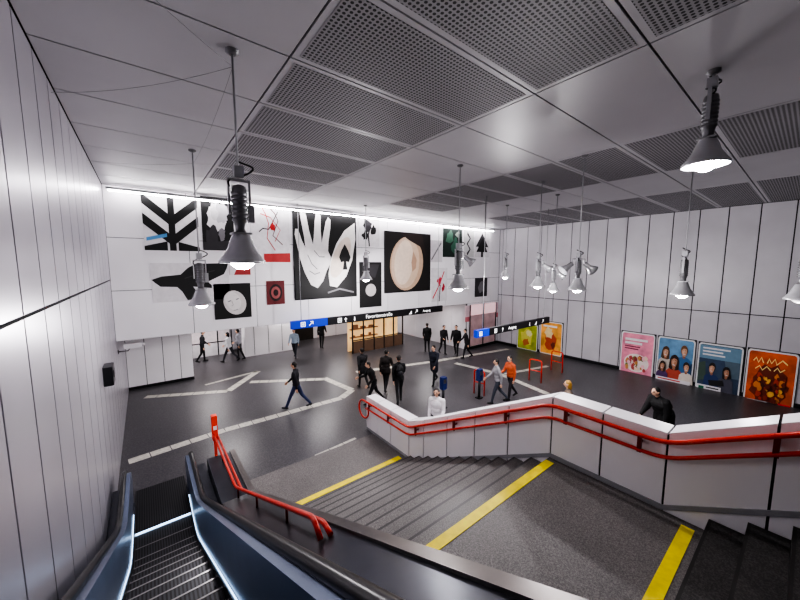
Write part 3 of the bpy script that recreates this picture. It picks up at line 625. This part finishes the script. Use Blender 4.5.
shop('small kiosk with warm glowing interior behind dark mullions',9.5,13.3,16.6,ROOFZ-.02,cm(95,72,56),m_warm,cm(60,44,36),5)
shop('pale shop window with thin pink fascia under low ceiling',1.7,3.9,21.3,ROOFZ-.02,WH,m_pinklit,cm(215,175,178),3,False)
r=empty('shop_window',(17,12.95,FL)); tag(r,'pinkish lit opening with pale header in white corner wall','shop window')
bm=bmesh.new(); box(bm,15.7,18.3,12.95,12.998,FL+.2,ROOFZ-.1); mk('window_glow',bm,[m_open],parent=r)
bm=bmesh.new(); box(bm,15.7,18.3,12.93,12.95,ROOFZ-.75,ROOFZ-.1); mk('header_band',bm,[cm(235,195,200,.5,.5)],parent=r)
bm=bmesh.new()
for X in (15.68,17.0,18.3): box(bm,X-.03,X+.03,12.91,12.95,FL+.18,ROOFZ-.08)
mk('window_frame',bm,[m_dark],parent=r)
bm=bmesh.new(); box(bm,4.3,7.2,19.8,20.6,FL,FL+2.2)
for X in (4.8,5.6,6.4): box(bm,X-.01,X+.01,19.79,19.8,FL+.05,FL+2.1,1)
tag(mk('wall_cabinet',bm,[m_white,m_seam]),'white panelled service cabinet under the low ceiling','cabinet')
bm=bmesh.new(); box(bm,7.6,9.3,21.9,21.97,FL,FL+2.3); struct(mk('door_1',bm,[m_dark],recenter=False))
p=onx(118,352,XL)
r=empty('security_camera',p); tag(r,'small white security camera on a wall bracket','security camera')
bm=bmesh.new(); tube(bm,[(XL+.001,p.y,p.z),(XL+.25,p.y,p.z),(XL+.3,p.y,p.z+.08)],.018,8); box(bm,XL+.001,XL+.02,p.y-.06,p.y+.06,p.z-.06,p.z+.06); mk('bracket',bm,[m_steel],parent=r)
bm=bmesh.new(); box(bm,XL+.15,XL+.6,p.y-.09,p.y+.09,p.z+.08,p.z+.24); bmesh.ops.bevel(bm,geom=bm.edges[:],offset=.02,segments=2); tube(bm,[(XL+.6,p.y,p.z+.16),(XL+.68,p.y,p.z+.16)],.05,10); mk('camera_housing',bm,[m_white],parent=r)
p=onx(104,375,XL); bm=bmesh.new(); box(bm,XL+.001,XL+.16,p.y-.22,p.y+.22,p.z-.2,p.z+.2); bmesh.ops.bevel(bm,geom=bm.edges[:],offset=.02,segments=2); box(bm,XL+.15,XL+.17,p.y-.12,p.y+.12,p.z-.05,p.z+.1)
tag(mk('control_box',bm,[m_dark]),'small dark metal control box fixed to the panel wall','control box')
# ------------------------------------------------------------ PEOPLE
def capsule_pts(p0,p1,r0,r1,seg=10):
    p0=Vector(p0);p1=Vector(p1); d=(p1-p0); 
    if d.length<1e-6: d=Vector((0,0,1e-4))
    dn=d.normalized(); a=Vector((0,0,1)) if abs(dn.z)<.9 else Vector((1,0,0)); u=dn.cross(a).normalized(); w_=dn.cross(u)
    rings=[]
    for t in (-80,-45,0): 
        t=math.radians(t); rings.append((p0+dn*math.sin(t)*r0,r0*math.cos(t)))
    for t in (0,45,80):
        t=math.radians(t); rings.append((p1+dn*math.sin(t)*r1,r1*math.cos(t)))
    return [[c+(u*math.cos(2*math.pi*k/seg)+w_*math.sin(2*math.pi*k/seg))*r for k in range(seg)] for c,r in rings]
def add_rings(bm,rings):
    R=[[bm.verts.new(v) for v in r] for r in rings]; n=len(R[0])
    for a,b in zip(R,R[1:]):
        for k in range(n): bm.faces.new([a[k],a[(k+1)%n],b[(k+1)%n],b[k]])
    bm.faces.new(R[0][::-1]); bm.faces.new(R[-1])
def ellip_rings(c,r,seg=14,n=8):
    out=[]
    for i in range(n+1):
        t=-math.pi/2+math.pi*i/n
        t=max(-math.pi/2+.12,min(math.pi/2-.12,t))
        out.append([Vector((c[0]+r[0]*math.cos(t)*math.cos(2*math.pi*k/seg),c[1]+r[1]*math.cos(t)*math.sin(2*math.pi*k/seg),c[2]+r[2]*math.sin(t))) for k in range(seg)])
    return out
m_skin=[cm(214,170,145),cm(190,140,112)]
m_shoe=cm(25,24,26)
def person(label,loc,face,H=1.75,top=(30,30,34),pants=(30,30,36),hair=(30,24,20),th=(25,-22),kn=(8,25),arm=(-22,25),elb=(20,25),lean=5,coat=0,longhair=False,skin=0,turn=0,bulk=1.12,vox=.0095,shoe=None,bend=0):
    caps=[]; els=[]
    s=H
    def V(x,y,z): return Vector((x*s,y*s,z*s))
    la=math.radians(lean)
    def T(x,y,z):
        z0=z-.53; return V(x,y*math.cos(la)+z0*math.sin(la),.53+z0*math.cos(la)-y*math.sin(la)*.2)
    JK,TR,SKN,SH,HR,EY=0,1,2,3,4,5
    foot_z=[]
    for sd,a,b in ((-1,th[0],kn[0]),(1,th[1],kn[1])):
        hip=V(.052*sd,0,.515); A=math.radians(a); Bk=math.radians(a-b)
        kne=hip+V(0,math.sin(A)*.245,-math.cos(A)*.245); ank=kne+V(0,math.sin(Bk)*.232,-math.cos(Bk)*.232)
        caps.append((hip,kne,.049*s*bulk,.034*s,TR)); caps.append((kne,ank,.034*s,.024*s,TR))
        fa=Bk*.55 if Bk<0 else Bk*.3
        toe=ank+V(.006*sd,math.cos(fa)*.085,-.026+math.sin(fa)*.085); heel=ank+V(0,-.022,-.026)
        caps.append((heel,toe,.021*s,.017*s,SH)); caps.append((ank,heel+V(0,.012,0),.024*s,.022*s,SH))
        caps.append((heel+V(0,.03,.004),toe+V(0,-.02,0),.024*s,.02*s,SH))
        foot_z.append(min(heel.z-.021*s,toe.z-.017*s))
    els.append((T(0,0,.53),Vector((.086*s,.062*s,.055*s)),TR if not coat else JK))
    els.append((T(0,.002,.62),Vector((.088*s*bulk,.062*s*bulk,.075*s)),JK))
    els.append((T(0,.0,.72),Vector((.1*s*bulk,.068*s*bulk,.1*s)),JK))
    caps.append((T(-.072,-.004,.79),T(.072,-.004,.79),.043*s,.043*s,JK))
    caps.append((T(-.03,-.004,.815),T(.03,-.004,.815),.035*s,.035*s,JK))
    if coat:
        for sd,a in ((-1,th[0]),(1,th[1])):
            aa=math.radians(a*.6); caps.append((V(.04*sd,0,.56),V(.046*sd,math.sin(aa)*coat,.54-coat),.062*s*bulk,.066*s*bulk,JK))
        caps.append((V(0,0,.56),V(0,0,.54-coat*.9),.065*s,.068*s,JK))
    else:
        caps.append((T(-.04,0,.545),T(.04,0,.545),.058*s*bulk,.058*s*bulk,JK))
    caps.append((T(0,.0,.82),T(0,.008,.885),.031*s,.028*s,SKN))
    caps.append((T(0,-.004,.825),T(0,-.002,.845),.038*s,.036*s,JK))
    for sd,a,e in ((-1,arm[0],elb[0]),(1,arm[1],elb[1])):
        shd=T(.105*sd,-.004,.79); A=math.radians(a+lean*.5); Bq=math.radians(a+e)
        el_=shd+V(.02*sd,math.sin(A)*.165,-math.cos(A)*.165); wr=el_+V(-.004*sd,math.sin(Bq)*.145,-math.cos(Bq)*.145)
        caps.append((T(.085*sd,-.004,.79),shd,.04*s,.036*s,JK))
        caps.append((shd,el_,.035*s*bulk,.028*s*bulk,JK)); caps.append((el_,wr,.028*s*bulk,.021*s,JK))
        d=(wr-el_).normalized(); fwd=Vector((0,math.cos(Bq),math.sin(Bq))); sx=Vector((1,0,0))
        hw=wr+d*.022*s; pe=wr+d*.058*s
        caps.append((wr,hw,.015*s,.016*s,SKN))
        for q in (-.012,0,.012): caps.append((wr+d*.018*s+fwd*q*.6*s,pe+fwd*q*s,.0085*s,.0085*s,SKN))
        for j,L in enumerate((.036,.042,.039,.03)):
            b0=pe+fwd*(.0165-.011*j)*s; k1=b0+d*L*.5*s+fwd*(.002*(1.5-j))*s; k2=k1+d*L*.42*s-sx*sd*.016*s
            caps.append((b0,k1,.0056*s,.0052*s,SKN)); caps.append((k1,k2,.0052*s,.0046*s,SKN))
        t0=wr+d*.02*s+fwd*.014*s; t1=t0+d*.022*s+fwd*.018*s; t2=t1+d*.02*s+fwd*.004*s-sx*sd*.006*s
        caps.append((t0,t1,.0075*s,.0065*s,SKN)); caps.append((t1,t2,.0065*s,.0055*s,SKN))
    hc=T(0,.012,.935); tr=math.radians(turn)
    def Hd(x,y,z):
        return hc+Vector((x*math.cos(tr)+y*math.sin(tr),-x*math.sin(tr)+y*math.cos(tr),z))*s
    els.append((hc,Vector((.044,.052,.060))*s,SKN)); els.append((Hd(0,.012,-.028),Vector((.032,.036,.034))*s,SKN))
    caps.append((Hd(0,.047,.008),Hd(0,.062,-.012),.006*s,.009*s,SKN))
    caps.append((Hd(-.01,.046,-.032),Hd(.01,.046,-.032),.006*s,.006*s,SKN))
    for sd in (-1,1):
        els.append((Hd(.046*sd,-.002,-.004),Vector((.008,.012,.018))*s,SKN)); els.append((Hd(.018*sd,.045,.004),Vector((.008,.008,.006))*s,EY))
    bm=bmesh.new()
    for c in caps: add_rings(bm,capsule_pts(*c[:4]))
    for c in els: add_rings(bm,ellip_rings(c[0],c[1]))
    bmesh.ops.recalc_face_normals(bm,faces=bm.faces[:])
    me=bpy.data.meshes.new('person'); bm.to_mesh(me); bm.free()
    o=bpy.data.objects.new('person',me); C.objects.link(o)
    md=o.modifiers.new('r','REMESH'); md.mode='VOXEL'; md.voxel_size=vox; md.use_smooth_shade=True
    ms=o.modifiers.new('s','SMOOTH'); ms.factor=.5; ms.iterations=2
    bpy.context.view_layer.update()
    nm=bpy.data.meshes.new_from_object(o.evaluated_get(bpy.context.evaluated_depsgraph_get()))
    o.modifiers.clear(); o.data=nm; nm.name='person'
    n=len(nm.polygons); cen=np.zeros(n*3); nm.polygons.foreach_get('center',cen); cen=cen.reshape(-1,3)
    best=np.full(n,1e9); idx=np.zeros(n,int)
    for p0,p1,r0,r1,mi in caps:
        p0=np.array(p0);p1=np.array(p1); d=p1-p0; L=max(d@d,1e-9); t=np.clip(((cen-p0)@d)/L,0,1)
        ds=np.linalg.norm(cen-(p0+t[:,None]*d),axis=1)-(r0+(r1-r0)*t)
        k=ds<best; best[k]=ds[k]; idx[k]=mi
    for c,r,mi in els:
        r=np.array(r); ds=(np.linalg.norm((cen-np.array(c))/r,axis=1)-1)*r.min()
        if mi==EY: ds=ds-.004
        k=ds<best; best[k]=ds[k]; idx[k]=mi
    mats=[cm(*top,.8),cm(*pants,.8),m_skin[skin],cm(*shoe) if shoe else m_shoe,cm(*hair),cm(30,25,25)]
    nm.materials.clear()
    for m in mats: nm.materials.append(m)
    nm.polygons.foreach_set('material_index',idx.astype(np.int32)); nm.polygons.foreach_set('use_smooth',np.ones(n,bool))
    fx,fy=face; l=math.hypot(fx,fy); fx/=l; fy/=l
    Rm=Matrix(((fy,fx,0),(-fx,fy,0),(0,0,1))).to_4x4()
    dzv=-min(foot_z); Tm=Rm@Matrix.Translation((0,0,dzv))
    nm.transform(Tm); o.location=loc; o['_w']=tuple(loc)
    tag(o,label,'person')
    bm=bmesh.new()
    add_rings(bm,ellip_rings(Hd(0,-.010,.014),Vector((.049,.053,.054))*s))
    if longhair:
        add_rings(bm,capsule_pts(Hd(0,-.03,0),Hd(0,-.04,-.075),.042*s,.032*s))
        for sd in (-1,1): add_rings(bm,capsule_pts(Hd(.036*sd,-.01,.0),Hd(.038*sd,-.012,-.06),.016*s,.013*s))
    else: add_rings(bm,ellip_rings(Hd(0,-.03,-.02),Vector((.038,.028,.034))*s))
    for v in bm.verts: v.co=Tm@v.co
    hm=bpy.data.meshes.new('hair'); bm.to_mesh(hm); bm.free(); hm.materials.append(cm(*hair))
    for p in hm.polygons: p.use_smooth=True
    h=bpy.data.objects.new('hair',hm); C.objects.link(h); h.parent=o
    return o,Tm,T
def fl(px,py): return onz(px,py,FL)
R2=(RT.x,RT.y); L2=(-RT.x,-RT.y); Aw=(math.sin(TH),math.cos(TH)); To=(-Aw[0],-Aw[1])
def mixd(a,b,t): return (a[0]*(1-t)+b[0]*t,a[1]*(1-t)+b[1]*t)
P=person
P('person in dark clothing standing by the white block',fl(203,362),mixd(R2,Aw,.4),1.75,(28,28,32),(26,26,30),th=(10,-8),arm=(8,-6),elb=(40,15),vox=.012)
P('person in pale top and dark trousers walking',fl(230,362),L2,1.7,(205,205,210),(40,40,48),th=(26,-24),vox=.012,longhair=True)
P('person in grey jacket walking beside another',fl(240,359),L2,1.72,(150,150,158),(30,30,34),th=(-18,20),vox=.012)
P('person in light blue-grey jacket walking',fl(295,358),To,1.7,(150,165,180),(40,42,50),th=(14,-12),vox=.012)
P('person in dark jacket and blue jeans striding',fl(297,408),L2,1.8,(28,28,36),(44,54,92),th=(26,-24),kn=(4,20),arm=(-22,24),lean=4,vox=.0105,shoe=(60,60,65))
P('person in black clothing seen from behind',fl(322,348),Aw,1.75,(20,20,24),(20,20,24),th=(8,-8),vox=.014)
P('person in dark coat walking away',fl(363,388),mixd(Aw,L2,.4),1.74,(30,29,33),(28,28,32),coat=.12,th=(14,-14),vox=.012)
P('person in black jacket bending forward slightly',fl(374,403),mixd(L2,To,.3),1.72,(16,16,18),(20,20,24),lean=18,th=(24,-18),arm=(-10,20),elb=(50,60),bulk=1.2,vox=.0105)
P('person in dark brown jacket walking in a group',fl(386,391),mixd(Aw,R2,.2),1.76,(34,28,27),(26,26,30),th=(16,-20),coat=.08,vox=.0105)
b=P('person in black jacket with dark backpack',fl(399,402),mixd(Aw,L2,.15),1.84,(18,18,22),(24,24,28),th=(-16,22),vox=.0105)
P('person in dark blue coat walking',fl(434,384),mixd(To,L2,.4),1.78,(26,30,44),(24,26,34),coat=.16,th=(20,-20),arm=(25,-25),vox=.011,turn=10)
P('person in black coat near the wall opening',fl(427,352),Aw,1.78,(18,18,20),(18,18,22),coat=.1,th=(8,-8),arm=(10,5),elb=(30,20),vox=.014)
P('person in dark grey jacket near the wall opening',fl(443,354),mixd(To,R2,.3),1.75,(40,38,42),(24,24,28),th=(10,-10),arm=(5,12),elb=(20,60),vox=.014)
P('person in black jacket standing beside another',fl(456,356),mixd(To,L2,.3),1.82,(20,20,24),(22,22,26),bulk=1.2,th=(8,-8),vox=.014)
P('person in dark jacket passing the opening',fl(466,358),L2,1.7,(34,30,34),(24,24,28),th=(16,-14),vox=.014)
P('person in white hooded jacket with dark hair behind the parapet',Vector((6.45,6.45,FL)),mixd(To,L2,.3),1.72,(228,224,228),(50,50,60),hair=(28,22,22),longhair=True,th=(10,-10),arm=(10,-5),elb=(50,30),vox=.0095,lean=6)
P('person in pale grey hooded top walking',fl(497,403),L2,1.74,(150,148,152),(60,64,76),th=(20,-18),vox=.011)
P('person in orange jacket and dark trousers',fl(510,399),mixd(L2,To,.3),1.76,(190,88,52),(40,36,44),th=(14,-16),arm=(-8,18),elb=(15,50),vox=.011,bulk=1.15)
P('person with golden blond hair behind the parapet',Vector((9.97,4.3,FL)),mixd(L2,Aw,.3),1.75,(120,105,92),(50,46,46),hair=(168,128,62),longhair=True,th=(16,-14),vox=.0105)
P('person hunched in bulky black coat beyond the parapet',Vector((11.3,2.3,FL)),mixd(L2,To,.15),1.92,(14,14,16),(16,16,18),hair=(16,14,14),bulk=1.6,coat=.15,th=(12,-10),arm=(-15,12),elb=(25,30),vox=.011,lean=25)
o,Tm,T=b
c=Tm@T(0,-.085,.72)+o.location; dvec=(Tm.to_3x3()@Vector((0,1,0)))
r=empty('backpack',c); tag(r,'dark backpack worn on the back of a walking person','backpack')
bm=bmesh.new(); add_rings(bm,ellip_rings((c.x-dvec.x*.1,c.y-dvec.y*.1,c.z),(.14,.11,.23))); mk('pack_body',bm,[cm(24,24,28)],parent=r,smooth=True)
bm=bmesh.new(); add_rings(bm,ellip_rings((c.x-dvec.x*.19,c.y-dvec.y*.19,c.z-.08),(.1,.07,.11))); mk('front_pocket',bm,[cm(40,40,46)],parent=r,smooth=True)
# ------------------------------------------------------------ WORLD
wd=bpy.data.worlds.new('world'); bpy.context.scene.world=wd; wd.use_nodes=True
wd.node_tree.nodes['Background'].inputs[0].default_value=(.7,.68,.72,1); wd.node_tree.nodes['Background'].inputs[1].default_value=.01
try: bpy.context.scene.view_settings.look='AgX - High Contrast'
except Exception: pass
for o in bpy.data.objects:
    if '_w' in o: del o['_w']
